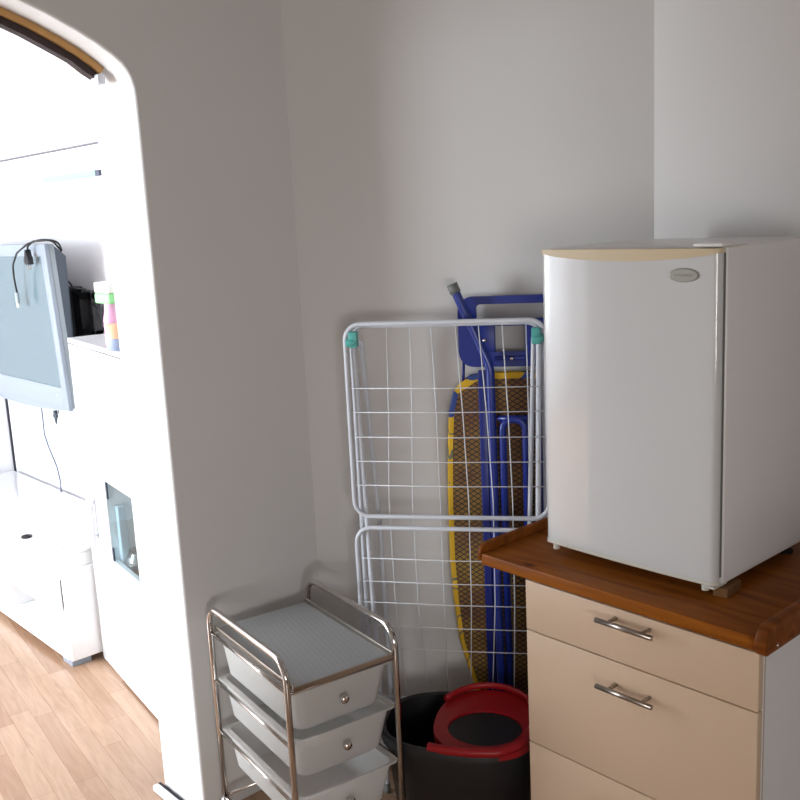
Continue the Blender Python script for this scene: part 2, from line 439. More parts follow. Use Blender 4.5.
obj('edge_banding', box(new(), X1-.0015, X1+.0005, YF+.0205, YF+.024, .13, .846, mtx=I), 'cream_edge', cab)

wt = thing('worktop', 'dark stained pine worktop with raised side boards under the white fridge', 'worktop', (-1.2, 1.94, .85))
I2 = Matrix.Translation((1.2, -1.94, -.85))
obj('board', prism(new(), [(-1.566, 1.640), (-.842, 1.640), (-.842, 2.285), (-1.566, 2.255)], .851, .880, bev=.003, mtx=I2), 'pine', wt, smooth=30)
def sideb(x0, x1, y0, y1, z0, z1):
    pr = [(y0+.006, z0), (y0, z0+.01), (y0, z1-.025), (y0+.01, z1-.006), (y0+.026, z1), (y1, z1), (y1, z0)]
    return prism(new(), pr, x0, x1, 'x', bev=.004, mtx=I2)
obj('side_board', sideb(-1.580, -1.5665, 1.638, 2.225, .858, .903), 'pine_side', wt, smooth=30)
obj('side_board', sideb(-.8415, -.817, 1.614, 2.285, .857, .914), 'pine_side', wt, smooth=30)
b = new()
for y in (1.66, 1.83, 2.0): lathe(b, [(0, -.001), (.004, -.001), (.004, .001), (0, .0015)], 10, Matrix.Translation((-.817, y, .868)) @ Matrix.Rotation(R(90), 4, 'Y') , 1, 1)
bmesh.ops.transform(b, matrix=I2, verts=b.verts[:]); each('screw', b, 'chrome', wt)

# ------------------------------------------------------------------ fridge
fr = thing('mini_fridge', 'white table-top fridge with oval badge standing on the brown worktop', 'fridge', (-1.21, 1.94, .88))
FI = Matrix.Translation((1.21, -1.94, -.88))
FX0, FX1 = -1.443, -.995
FDX0, FDX1, FDY, BUL = -1.450, -1.000, 1.7475, .0065
obj('cabinet_shell', box(new(), FX0, FX1, 1.7715, 2.15, .908, 1.612, .005, 3, mtx=FI), 'fridge_side', fr, 'grey white fridge body', smooth=40)
obj('gasket', box(new(), FX0+.006, FX1-.004, 1.7645, 1.7715, .925, 1.60, mtx=FI), 'gasket', fr)
def bow(x):
    u = (x-(FDX0+FDX1)/2)/((FDX1-FDX0)/2); return -BUL*(1-u*u)
def door_prof(out=0):
    w0, w1 = FDX0-out, FDX1+out; r = .013; yb = 1.7645; n = 30
    pts = [(w1, yb)] + [(w1-r+r*math.cos(R(90*k/6)), FDY-out+r-r*math.sin(R(90*k/6))) for k in range(7)]
    pts += [(w1-r-(w1-w0-2*r)*k/n, FDY-out) for k in range(1, n)]
    pts += [(w0+r-r*math.cos(R(90-90*k/6)), FDY-out+r-r*math.sin(R(90-90*k/6))) for k in range(7)] + [(w0, yb)]
    return [(x, y+(bow(x) if y < yb-.001 else 0)) for x, y in pts]
dr = obj('door', prism(new(), door_prof(), .917, 1.604, mtx=FI), 'fridge', fr, 'glossy bowed white fridge door', smooth=40)
# top trim: lower edge sags towards the middle of the door
P_ = door_prof(.0012); cb = new()
def lowz(x):
    u = (x-(FDX0+FDX1)/2)/((FDX1-FDX0)/2); return 1.6005-.0165*max(0, 1-u*u)**.8
loft(cb, [[(x, y, lowz(x)) for x, y in P_], [(x, y, 1.609) for x, y in P_]], True, True, True, mtx=FI)
obj('door_cap', cb, 'yellowed', dr, 'yellowed beige trim along the door top', smooth=40)
obj('door_foot_trim', prism(new(), door_prof(.0012), .9095, .9175, mtx=FI), 'capgrey', dr, 'pale trim along the door bottom', smooth=40)
# badge on the bowed front: centre x -1.045
bx, bz = -1.075, 1.5565
def ellipse(cx, cz, a, b_, n=36): return [(cx+a*math.cos(2*math.pi*k/n), cz+b_*math.sin(2*math.pi*k/n)) for k in range(n)]
u = (bx-(FDX0+FDX1)/2)/.216
yb_ = FDY-BUL*(1-u*u)
rotb = Matrix.Translation((bx, yb_, bz)) @ Matrix.Rotation(math.atan(2*u*BUL/.216), 4, 'Z') @ Matrix.Translation((-bx, -yb_, -bz))
bd = obj('badge', prism(new(), ellipse(bx, bz, .0335, .0142), yb_-.0035, yb_+.004, 'y', bev=.001, mtx=FI @ rotb), 'badge_rim', dr, 'oval grey brand badge', smooth=40)
obj('badge_face', prism(new(), ellipse(bx, bz, .0305, .0118), yb_-.0042, yb_-.002, 'y', mtx=FI @ rotb), 'badge', bd)
# worn, no longer readable raised lettering on the badge
wl = new(); tube(wl, [(bx+.0008*math.sin(k*2.1)-.021+.042*k/34, yb_-.0042, bz+.0026*math.sin(k*1.35)*(1-.3*math.sin(k*.4))) for k in range(35)], .0005, n=5)
bmesh.ops.transform(wl, matrix=FI @ rotb, verts=wl.verts[:]); obj('lettering', wl, 'badge_rim', bd)
obj('hinge_cover', box(new(), -1.056, -.992, 1.744, 1.79, 1.6125, 1.6205, .003, 3, mtx=FI), 'white', fr, 'white plastic hinge cover', smooth=40)
obj('hinge_plate', box(new(), -1.02, -.98, 1.79, 1.82, 1.6122, 1.6145, mtx=FI), 'capgrey', fr)
for x in (FX0+.018, FX1-.032): obj('door_pin', lathe(new(), [(0, 0), (.008, 0), (.008, .015), (0, .015)], 14, FI @ Matrix.Translation((x, 1.757, .8945))), 'capgrey', fr, 'short pale pin under the door', smooth=40)
for x, y in ((FX0+.03, 1.83), (FX1-.07, 1.83), (FX0+.03, 2.11), (FX1-.03, 2.11)):
    obj('foot', lathe(new(), [(0, 0), (.016, 0), (.016, .006), (.008, .010), (.008, .03)], 16, FI @ Matrix.Translation((x, y, .88))), 'rubber', fr, smooth=40)
obj('hinge_bracket', box(new(), -1.030, -1.001, 1.7475, 1.80, .9025, .9078, .001, mtx=FI), 'capgrey', fr)
tag(obj('wood_offcut', box(new(), -.016, .016, -.035, .035, -.010, .010, .001), 'offcut'), 'small raw wood block wedged under the right front corner of the fridge', 'wood block')
bpy.data.objects['wood_offcut'].location = (-1.004, 1.805, .8905)
bpy.data.objects['wood_offcut'].rotation_euler = (0, 0, R(6))

# ------------------------------------------------------------------ three drawer trolley
TR = R(-8); cart = thing('drawer_trolley', 'chrome framed trolley with three frosted plastic drawers and a grey top tray', 'trolley', (-2.262, 1.272, 0), TR)
D_, W_, ZT, ZB = .458, .312, .602, .075      # local x: depth to the front, local y: width
ZH = .668
def side_frame(y):
    p = fillet([(0, y, ZB), (0, y, ZH), (D_, y, ZH), (D_, y, ZB)], .055, seg=8)
    b = new(); tube(b, p, .0085, n=14); return b
for y in (0, W_):
    f = obj('side_frame', side_frame(y), 'chrome', cart, 'bent chrome tube side frame')
    r_ = new()
    for z in (ZT-.012, .447, .292, ZB+.012): tube(r_, [(.004, y, z), (D_-.004, y, z)], .0048, n=8)
    each('rail', r_, 'chrome', f)
    if y == W_:
        pass
for x in (0, D_):
    b = new(); tube(b, [(x, 0, ZB+.012), (x, W_, ZB+.012)], .005, n=8)
    tube(b, [(x, 0, ZT-.014), (x, W_, ZT-.014)], .005, n=8)
    each('cross_bar', b, 'chrome', cart)
for x in (0, D_):
    for y in (0, W_):
        c = new(); lathe(c, [(.0, .052), (.0105, .052), (.0105, .082), (.0, .082)], 12, Matrix.Translation((x, y, 0)))
        cs = obj('caster', c, 'chrome', cart)
        wv = new(); lathe(wv, [(0, -.008), (.022, -.008), (.024, -.005), (.024, .005), (.022, .008), (0, .008)], 20, Matrix.Translation((x, y, .0245)) @ Matrix.Rotation(R(90), 4, 'X'))
        box(wv, x-.005, x+.005, y-.014, y-.010, .02, .056); box(wv, x-.005, x+.005, y+.010, y+.014, .02, .056); box(wv, x-.006, x+.006, y-.014, y+.014, .048, .056)
        obj('wheel', wv, 'black', cs, smooth=35)
b = new()
prism(b, [(.012+px+(D_-.02)/2, W_/2+py) for px, py in rrect(D_-.004, W_-.022, .008)], ZT-.008, ZT-.004)
obj('top_tray', b, 'tray', cart, 'grey ribbed top tray')
tb = new(); box(tb, .006, D_+.008, -.0+.010, .016, ZT-.007, ZT+.008, .002); box(tb, .006, D_+.008, W_-.016, W_-.010, ZT-.007, ZT+.008, .002)
box(tb, D_+.002, D_+.009, .010, W_-.010, ZT-.012, ZT+.002, .002)
each('tray_rim', tb, 'steel', cart)
for z in (ZT-.022, .447+.006, .292+.006):
    dh = .122
    rings = []
    def rr_(w, d, cx, cz, r=.022): return [(cx+px, W_/2+py, cz) for px, py in rrect(w, d, r)]
    cx = D_/2+.004
    L_ = D_-.006
    top = [rr_(L_-.052, W_-.084, cx-.012, z-dh, .03), rr_(L_-.036, W_-.066, cx-.010, z-dh+.010, .03), rr_(L_-.008, W_-.040, cx, z-.004, .022),
           rr_(L_+.004, W_-.014, cx, z-.002, .014), rr_(L_+.004, W_-.014, cx, z+.002, .014), rr_(L_-.012, W_-.046, cx, z+.001, .020),
           rr_(L_-.040, W_-.070, cx-.010, z-dh+.012, .028), rr_(L_-.054, W_-.086, cx-.012, z-dh+.004, .028)]
    b = new(); loft(b, top, smooth=True)
    dd = obj('drawer', b, 'frost', cart, 'frosted translucent plastic drawer', smooth=50)
    k = new(); lathe(k, [(0, 0), (.005, 0), (.005, .006), (.011, .010), (.0125, .015), (.010, .021), (0, .023)], 18, Matrix.Translation((D_-.008, W_/2-.004, z-.052)) @ Matrix.Rotation(R(90), 4, 'Y'))
    obj('knob', k, 'chrome', dd, 'round chrome knob', smooth=60)

# ------------------------------------------------------------------ frame of the oblique wall: local x along the wall, y away from the wall towards the room
WR = R(36.3)
dv = Vector((math.cos(WR), math.sin(WR), 0)); nv = Vector((dv.y, -dv.x, 0)); W0 = Vector((-2.32, 1.70, 0))
# local axes: X = dv, Y = -nv (into wall), so "off" from wall = -local y
# ------------------------------------------------------------------ ironing board
ib = thing('ironing_board', 'folded blue ironing board with yellow patterned cover leaning on the wall behind the white airer', 'ironing board', tuple(W0+dv*.62+nv*.0), WR)
def sh(t): return t-.62
# board outline (t, z): heel at the top, nose at the bottom
def board_outline(grow=0):
    half = []
    for z, w in ((.012, .0), (.018, .03), (.05, .066), (.10, .092), (.20, .120), (.286, .142), (.366, .166), (.446, .186), (.572, .198), (.70, .204), (.88, .203), (1.03, .198), (1.14, .190), (1.195, .176), (1.225, .155), (1.245, .125), (1.252, .08), (1.253, 0)):
        half.append((w+(grow if w > 0 else 0), z+(grow if z > 1.2 else (-grow*.5 if z < .05 else 0))))
    right = half[:]; left = [(-w, z) for w, z in half[1:-1]][::-1]
    return right+left
BC = .625   # centre t of the board
o_in = [(sh(BC)+x, z) for x, z in board_outline(-.014)]
o_out = [(sh(BC)+x, z) for x, z in board_outline(0)]
obj('mesh_panel', prism(new(), o_in, -.052, -.044, 'y'), 'mesh', ib, 'diamond steel mesh over brown padding')
cv = new()
prism(cv, o_out, -.043, -.020, 'y', bev=.006)
# hem rolled onto the underside
rings_o = o_out; 
hem = new()
vo = [hem.verts.new((x, -.0435, z)) for x, z in o_out]; vm = [hem.verts.new((x*1+ (sh(BC)-x)*.03, -.0535, z)) for x, z in o_out]
vi = [hem.verts.new((x, -.0530, z)) for x, z in [(sh(BC)+a, c) for a, c in board_outline(-.017)]]
n_ = len(vo)
for k in range(n_):
    hem.faces.new((vo[k], vo[(k+1) % n_], vm[(k+1) % n_], vm[k])); hem.faces.new((vm[k], vm[(k+1) % n_], vi[(k+1) % n_], vi[k]))
obj('cover', cv, 'hem', ib, 'yellow and blue printed cover')
obj('cover_hem', hem, 'hem', ib, 'yellow and blue printed hem')
# support rails (dark blue channels) under the board
def T(pts): return [(sh(t), -o, z) for t, o, z in pts]
for t in (.537, .700):
    b = new(); box(b, sh(t)-.012, sh(t)+.012, -.072, -.0535, .16, 1.262, .004); obj('support_channel', b, 'blue_dark', ib, smooth=40)
# big leg with grey foot: comes out past the heel and bends down
b = new(); tube(b, fillet(T([(.472, .085, 1.488), (.562, .085, 1.275), (.566, .085, .30)]), .10, seg=6), .0125, n=14)
lg = obj('leg', b, 'blue', ib, 'blue tube leg', smooth=40)
b = new(); tube(b, T([(.4635, .085, 1.5075), (.474, .085, 1.4825)]), .0155, n=14); obj('foot_cap', b, 'grey_cap', lg, 'grey rubber foot cap')
# inner U leg
b = new(); tube(b, fillet(T([(.592, .085, .22), (.592, .085, 1.125), (.656, .085, 1.125), (.656, .085, .22)]), .028, seg=6), .0105, n=12)
tube(b, T([(.578, .083, 1.128), (.672, .083, 1.128)]), .009, n=8)
obj('leg', b, 'blue', ib, 'blue tube leg')
b = new(); tube(b, T([(.705, .092, 1.262), (.712, .092, .22)]), .0105, n=12); obj('leg', b, 'blue', ib, 'blue tube leg')
# iron rest
def rest():
    x0, x1, z0, z1 = .472, .772, 1.270, 1.468
    bm = new()
    pts = [(p.x, p.z) for p in fillet([(sh(x0), 0, z0), (sh(x1), 0, z0), (sh(x1), 0, z1), (sh(x0), 0, z1)], .042, True, 6)]
    inn = [(p.x, p.z) for p in fillet([(sh(x0)+.052, 0, z0+.042), (sh(x1)-.052, 0, z0+.042), (sh(x1)-.052, 0, z1-.022), (sh(x0)+.052, 0, z1-.022)], .012, True, 6)]
    n = len(pts); V = {}
    for yy in (-.054, -.036): V[yy] = ([bm.verts.new((x, yy, z)) for x, z in pts], [bm.verts.new((x, yy, z)) for x, z in inn])
    for yy in V:
        a, c = V[yy]
        for k in range(n): bm.faces.new((a[k], a[(k+1) % n], c[(k+1) % n], c[k]))
    for j in (0, 1):
        a, c = V[-.054][j], V[-.036][j]
        for k in range(n): bm.faces.new((a[k], a[(k+1) % n], c[(k+1) % n], c[k]))
    def bar(a, c, d, e): box(bm, sh(a), sh(c), -.052, -.038, d, e, .003)
    bar(x0+.045, x1-.045, 1.384, 1.404)
    bar(x0+.045, .575, 1.305, 1.39); bar(.658, x1-.045, 1.305, 1.39)
    box(bm, sh(x0)+.1, sh(x1)-.1, -.062, -.05, 1.288, 1.300, .003)
    return bm
rs = obj('iron_rest', rest(), 'blue_plastic', ib, 'dark blue plastic iron rest', smooth=40)
b = new()
for t in (.545, .621, .697): lathe(b, [(0, 0), (.006, 0), (.005, .003), (0, .004)], 10, Matrix.Translation((sh(t), -.0625 if t == .621 else -.053, 1.293 if t == .621 else 1.345)) @ Matrix.Rotation(R(90), 4, 'X'))
each('screw', b, 'chrome', rs)
b = new(); tube(b, T([(.484, .045, 1.285), (.480, .048, 1.22)]), .004, n=8); tube(b, T([(.760, .045, 1.285), (.764, .048, 1.22)]), .004, n=8)
each('rest_bracket', b, 'blue_dark', ib)

# ------------------------------------------------------------------ folded clothes airer
ar = thing('clothes_airer', 'folded white wire clothes airer with teal clips leaning on the wall before the ironing board', 'clothes airer', tuple(W0+dv*.45), WR)
def sa(t): return t-.45
def TA(pts): return [(sa(t), -o, z) for t, o, z in pts]
def frame(t0, t1, z0, z1, off, r, rad=.05):
    b = new(); tube(b, fillet(TA([(t0, off, z0), (t1, off, z0), (t1, off, z1), (t0, off, z1)]), rad, True, 7), r, True, 10); return b
TL, TRt = .172, .722
# central frame with lengthwise wires behind
cf = obj('centre_frame', frame(TL+.012, TRt-.010, .29, 1.404, .140, .0065, .045), 'wire_tube', ar, 'white tube centre frame', smooth=60)
top = [.286, .352, .410, .477, .540, .604, .668]; mid = [.268, .336, .416, .497, .566, .620, .667]
b = new()
for a, c in zip(top, mid):
    tube(b, TA([(a, .140, 1.402), ((a+c)/2+.002, .139, 1.15), (c, .141, .90), (c+(a-c)*.15, .14, .60), (a+.004, .136, .29)]), .0015, n=6)
each('wire', b, 'wire', cf, 'thin white drying wires')
for (z0, z1, zs) in ((.862, 1.412, (1.233, 1.165, 1.094, 1.024, .954)), (.285, .828, (.736, .666, .602, .531, .462))):
    w = obj('wing_frame', frame(TL, TRt, z0, z1, .163, .0066, .045), 'wire_tube', ar, 'white tube folding wing', smooth=60)
    b = new()
    for z in zs: tube(b, TA([(TL+.002, .163, z), ((TL+TRt)/2, .163, z-.003), (TRt-.002, .163, z)]), .0015, n=6)
    each('wire', b, 'wire', w, 'thin white drying wires')
# legs folded behind the centre frame, down to the floor
for t0, t1 in ((.190, .222), (.702, .700)):
    s = 1 if t0 < .4 else -1
    b = new(); tube(b, fillet(TA([(t0, .148, 1.362), (t0+.012*s, .150, .85), (t1+.002*s, .175, .012)]), .1), .0075, n=10)
    tube(b, TA([(t0+.016*s, .118, 1.36), (t0+.040*s, .110, .80), (t0+.046*s, .105, .012)]), .0065, n=10)
    l = each('leg', b, 'wire_tube', ar, 'folded white tube leg', smooth=60)[0]
    c = new()
    lathe(c, [(0, -.014), (.011, -.013), (.013, -.004), (.013, .006), (.009, .014), (0, .015)], 14, Matrix.Translation(TA([(t0, .168, 1.362)])[0]) @ Matrix.Rotation(R(90), 4, 'Y'))
    box(c, sa(t0)-.006, sa(t0)+.018*s if s > 0 else sa(t0)+.006, -.176, -.150, 1.348, 1.392, .004) if s > 0 else box(c, sa(t0)-.018, sa(t0)+.006, -.176, -.150, 1.348, 1.392, .004)
    obj('pivot_clip', c, 'teal', ar, 'teal plastic pivot clip', smooth=40)
    c = new()
    for o_, tt in ((.175, t1+.002*s), (.105, t0+.046*s)): tube(c, TA([(tt, o_, .0), (tt, o_, .03)]), .010, n=10)
    each('foot_cap', c, 'grey_cap', l)
# low crossbar that ties the legs
b = new(); tube(b, TA([(.222, .175, .10), (.700, .175, .10)]), .0065, n=8); obj('leg_crossbar', b, 'wire_tube', ar)

# ------------------------------------------------------------------ mop bucket with wringer
bk = thing('mop_bucket', 'dark oval mop bucket with red wringer on the floor between trolley and cabinet', 'bucket', (-1.742, 1.722, 0), R(36))
def oval(a, b_, z, cx=0, cy=0, n=40, p=2.5):
    out = []
    for k in range(n):
        c, s = math.cos(2*math.pi*k/n), math.sin(2*math.pi*k/n)
        out.append((cx+a*math.copysign(abs(c)**(2/p), c), cy+b_*math.copysign(abs(s)**(2/p), s), z))
    return out
A_, B_ = .215, .158
ZR = .335
b = new()
loft(b, [oval(A_-.045, B_-.035, .0), oval(A_-.04, B_-.03, .006), oval(A_-.012, B_-.01, .26), oval(A_-.008, B_-.008, ZR-.035), oval(A_+.004, B_+.004, ZR-.033), oval(A_+.005, B_+.005, ZR-.004), oval(A_+.001, B_+.001, ZR),
         oval(A_-.010, B_-.010, ZR-.003), oval(A_-.020, B_-.016, .26), oval(A_-.05, B_-.04, .012)])
obj('tub', b, 'bucket', bk, 'charcoal plastic tub', smooth=50)
# wringer: red ring deck over the right half, black basket in it
ctr = (.070, -.030); zr = ZR+.008
wa, wb = .122, .118
def tilt(p): return (p[0], p[1], p[2]+.10*(p[1]-ctr[1]))
o1 = oval(wa+.030, wb+.022, zr, ctr[0]+.0, ctr[1], n=48, p=2.3)
# ring widened at the back into a deck
def deck(z, inner=False):
    out = []
    for k in range(48):
        a = 2*math.pi*k/48; c, s = math.cos(a), math.sin(a)
        if inner: r1, r2 = .100, .078; out.append(tilt((ctr[0]+.002+r1*c, ctr[1]-.016+r2*s, z)))
        else:
            x = ctr[0]+(.138)*math.copysign(abs(c)**.85, c); y = ctr[1]+(.162 if s > 0 else .122)*math.copysign(abs(s)**.85, s)
            out.append(tilt((x, y, z)))
    return out
rd = new(); rings = [deck(zr-.022), deck(zr), deck(zr+.002, True), deck(zr-.026, True)]
loft(rd, rings, False, False)
# close underside
loft(rd, [deck(zr-.026, True), deck(zr-.022)], False, False)
wr = obj('wringer', rd, 'red', bk, 'red plastic wringer deck', smooth=40)
# raised back lip
lip = new(); lp = [tilt((ctr[0]+.143*math.cos(R(a)), ctr[1]+.166*math.sin(R(a)), zr+.012)) for a in range(-5, 150, 8)]
tube(lip, lp, .010, n=8, flat=.7); obj('wringer_lip', lip, 'red', wr, 'raised red back lip')
hd = new(); hp = [tilt((x, y, zr+.006)) for x, y in ((ctr[0]-.135, ctr[1]-.118), (ctr[0]-.09, ctr[1]-.126), (ctr[0]-.02, ctr[1]-.130), (ctr[0]+.05, ctr[1]-.124), (ctr[0]+.110, ctr[1]-.080), (ctr[0]+.128, ctr[1]-.01))]
tube(hd, fillet(hp, .05), .0125, n=10, flat=.9); obj('handle', hd, 'red', bk, 'red front handle', smooth=60)
bsk = new()
def cup(s, z, n=48):
    out = []
    for k in range(n):
        a = 2*math.pi*k/n; w = 1+(.04 if k % 2 else -.0)
        out.append(tilt((ctr[0]+.002+.099*s*w*math.cos(a), ctr[1]-.016+.077*s*w*math.sin(a), z)))
    return out
loft(bsk, [cup(.97, zr-.004), cup(.80, zr-.06), cup(.62, zr-.13), cup(.58, zr-.126), cup(.76, zr-.06), cup(.93, zr-.004)], True, False, smooth=False)
obj('basket', bsk, 'black', wr, 'ribbed black wringer basket')
pd = new(); loft(pd, [oval(.045, .03, .145, .185, -.125, 24), oval(.05, .034, .155, .185, -.125, 24), oval(.045, .03, .165, .185, -.125, 24)])
box(pd, .13, .20, -.125, -.085, .14, .158, .006)
obj('pedal', pd, 'red', bk, 'red side pedal', smooth=40)

# ------------------------------------------------------------------ living room: low board
lb = thing('tv_lowboard', 'long glossy white TV lowboard with open compartments below the television', 'sideboard', (-4.46, 1.64, 0))
IL = Matrix.Translation((4.46, -1.64, 0))
lx0, lx1, ly0, ly1 = -5.37, -3.56, 1.380, 1.888
b = new()
box(b, lx0, lx1, ly0, ly1, .372, .400, .002, mtx=IL); box(b, lx0, lx0+.025, ly0+.006, ly1, .03, .372, .002, mtx=IL); box(b, lx1-.025, lx1, ly0+.006, ly1, .03, .372, .002, mtx=IL)
box(b, lx0+.025, lx1-.025, ly0, ly1, .030, .104, .002, mtx=IL); box(b, lx0+.025, lx1-.025, ly1-.012, ly1, .104, .372, mtx=IL); box(b, lx0+.025, lx1-.025, ly0+.02, ly1-.012, .226, .238, mtx=IL)
for xd in (-4.155, -4.755): box(b, xd, xd+.022, ly0+.004, ly1-.012, .104, .226, .001, mtx=IL)
obj('body', b, 'gloss_white', lb, smooth=30)
for xa, xb in ((-3.585+.0, -4.46), (-4.463, -5.345)):
    d = obj('drawer', box(new(), xb+.002, xa-.002, ly0-.016, ly0+.004, .229, .370, .002, mtx=IL), 'gloss_white', lb, smooth=30)
    xm = (xa+xb)/2
    obj('handle', box(new(), xm-.10, xm+.10, ly0-.024, ly0-.015, .312, .322, .002, mtx=IL), 'lr_handle', d, 'pale bar handle')
for x in (lx0+.02, lx1-.11):
    for y in (ly0+.01, ly1-.09): obj('foot', box(new(), x, x+.09, y, y+.08, 0, .030, .002, mtx=IL), 'silver', lb, 'silver block foot')

# tall cabinet, turned a few degrees
tc = thing('tall_cabinet', 'tall glossy white cabinet with a square glass pane beside the archway', 'cabinet', (-3.545, 1.505, 0), R(-8.5))
Wd, Dp, Ht = .80, .33, 1.305
s0 = .268
b = new()
box(b, 0, .018, .02, Dp, .0, Ht-.018, .001); box(b, Wd-.018, Wd, .02, Dp, 0, Ht-.018, .001); box(b, s0-.009, s0+.009, .02, Dp-.01, .0, Ht-.018)
box(b, 0, Wd, .0, Dp, Ht-.018, Ht, .003); box(b, .018, Wd-.018, .02, Dp, .0, .05); box(b, .018, Wd-.018, Dp-.01, Dp, .05, Ht-.018)
box(b, s0+.009, Wd-.018, .03, Dp-.01, .44, .455); box(b, s0+.009, Wd-.018, .03, Dp-.01, .845, .86)
obj('body', b, 'gloss_white', tc)
d = obj('door', box(new(), .002, s0-.002, 0, .019, .012, Ht-.022, .002), 'gloss_white', tc, smooth=30)
b = new(); box(b, .108, .136, -.022, -.010, .53, .712, .002); box(b, .112, .132, -.012, .001, .55, .56); box(b, .112, .132, -.012, .001, .68, .69)
obj('handle', b, 'lr_handle', d, 'pale vertical bar handle')
gx0, gx1, gz0, gz1 = s0+.012, .582, .502, .806
b = new()
box(b, s0+.001, gx0, 0, .019, .012, Ht-.022); box(b, gx1, Wd-.002, 0, .019, .012, Ht-.022); box(b, gx0, gx1, 0, .019, .012, gz0); box(b, gx0, gx1, 0, .019, gz1, Ht-.022)
d = obj('door', b, 'gloss_white', tc)
obj('glass_pane', box(new(), gx0+.001, gx1-.001, .004, .009, gz0+.001, gz1-.001), 'glass', d, 'square clear glass pane')
for z0, z1 in ((.742, .804), (.505, .556)): obj('hinge', box(new(), gx0+.018, gx0+.030, -.004, .003, z0, z1, .001), 'hinge', d, 'dark glass door hinge')
def tcw(x, y, z): # local of the tall cabinet to world
    a = R(-8.5); return (-3.545+x*math.cos(a)-y*math.sin(a), 1.505+x*math.sin(a)+y*math.cos(a), z)
o = tag(obj('blue_box', box(new(), -.018, .018, -.012, .018, 0, .25, .003), 'pale_blue'), 'pale blue upright box behind the glass pane of the tall cabinet', 'box')
o.location = tcw(.297, .040, .4555); o.rotation_euler = (0, 0, R(-8.5))
b = new(); lathe(b, [(0, 0), (.035, 0), (.06, .02), (.072, .06), (.066, .095), (.05, .12), (.052, .13), (.048, .13), (.046, .118), (.06, .092), (.066, .06), (.055, .025), (.03, .008), (0, .008)], 28, Matrix.Scale(.74, 4))
o = tag(obj('glass_vase', b, 'glass_thick', smooth=60), 'round clear glass vase behind the glass pane of the tall cabinet', 'vase')
o.location = tcw(.376, .073, .456)

# things on the tall cabinet
def place(o, x, y, z, rz=0): o.location = (x, y, z); o.rotation_euler = (0, 0, rz); return o
t = thing('plastic_tub', 'small tub, peach above and slate blue below, at the cabinet top edge', 'tub', (-3.015, 1.452, 1.305))
obj('tub_body', lathe(new(), [(0, 0), (.034, 0), (.036, .004), (.036, .040), (0, .040)], 24), 'slate', t, 'slate blue lower half', smooth=40)
obj('tub_lid', lathe(new(), [(0, .040), (.037, .040), (.037, .080), (.032, .086), (0, .087)], 24), 'orange', t, 'peach upper half', smooth=40)
t = thing('air_freshener', 'slim pink bottle with a wide pale green head on the tall white cabinet', 'bottle', (-3.128, 1.492, 1.3055))
obj('bottle_body', lathe(new(), [(0, 0), (.026, 0), (.028, .006), (.028, .09), (.022, .12), (.020, .147), (0, .148)], 20), 'pink', t, 'pale pink bottle body', smooth=40)
b = new(); box(b, -.070, .040, -.022, .022, .145, .180, .006, 3); hdn = obj('head', b, 'green', t, 'pale green head', smooth=40)
b = new(); box(b, -.069, .040, -.0215, .0215, .1805, .218, .006, 3); obj('head_cap', b, 'white_card', t, 'white and pale green upper head', smooth=40)

# television
tv = thing('television', 'large silver framed flat television mounted above the white lowboard', 'television', (-4.617, 1.69, .915))
TX0, TX1 = -.575, .575
tilt_m = Matrix.Rotation(R(2.2), 4, 'X')
b = new()
zt, z_s0, z_s1 = .735, .112, .682
xs0, xs1 = TX0+.055, TX1-.055
def tb_(x0, x1, y0, y1, z0, z1, bev=.004): box(b, x0, x1, y0, y1, z0, z1, bev, 2, tilt_m)
tb_(TX0, xs0, 0, .02, .012, zt); tb_(xs1, TX1, 0, .02, .012, zt); tb_(xs0-.003, xs1+.003, 0, .02, z_s1, zt)
# bottom bezel with a gently bowed lower edge
pts = [(xs0-.004, z_s0), (xs1+.004, z_s0)] + [(xs1+.004-(xs1-xs0+.008)*k/14, .012-.028*math.sin(math.pi*k/14)**.8) for k in range(15)]
prism(b, pts, 0, .02, 'y', bev=.004, mtx=tilt_m)
obj('bezel', b, 'silver', tv, 'silver plastic surround', smooth=35)
obj('screen', box(new(), xs0-.006, xs1+.006, .006, .012, z_s0-.006, z_s1+.006, mtx=tilt_m), 'screen', tv, 'pale glossy screen')
b = new(); box(b, TX0+.004, TX1-.002, .020, .044, .02, zt-.004, .004, 2, tilt_m); obj('side_shell', b, 'silver_dk', tv, 'grey outer shell', smooth=35)
b = new(); loft(b, [[(x, y, z) for x, z in ((TX0+.01, .03), (TX1-.008, .03), (TX1-.006, zt-.012), (TX0+.01, zt-.012))] for y in (.044,)] + [[(x, .10, z) for x, z in ((TX0+.05, .10), (TX1-.10, .10), (TX1-.03, zt-.06), (TX0+.05, zt-.06))]], smooth=False, mtx=tilt_m)
obj('back_shell', b, 'tvback', tv, 'dark back shell')
b = new(); box(b, -.2, .2, .10, .228, .25, .5, .003); obj('wall_mount', b, 'black', tv)
b = new(); lathe(b, [(0, 0), (.004, 0), (.004, .002), (0, .003)], 10, tilt_m @ Matrix.Translation((.47, 0, .075)) @ Matrix.Rotation(R(90), 4, 'X')); obj('indicator_light', b, 'white_card', tv)

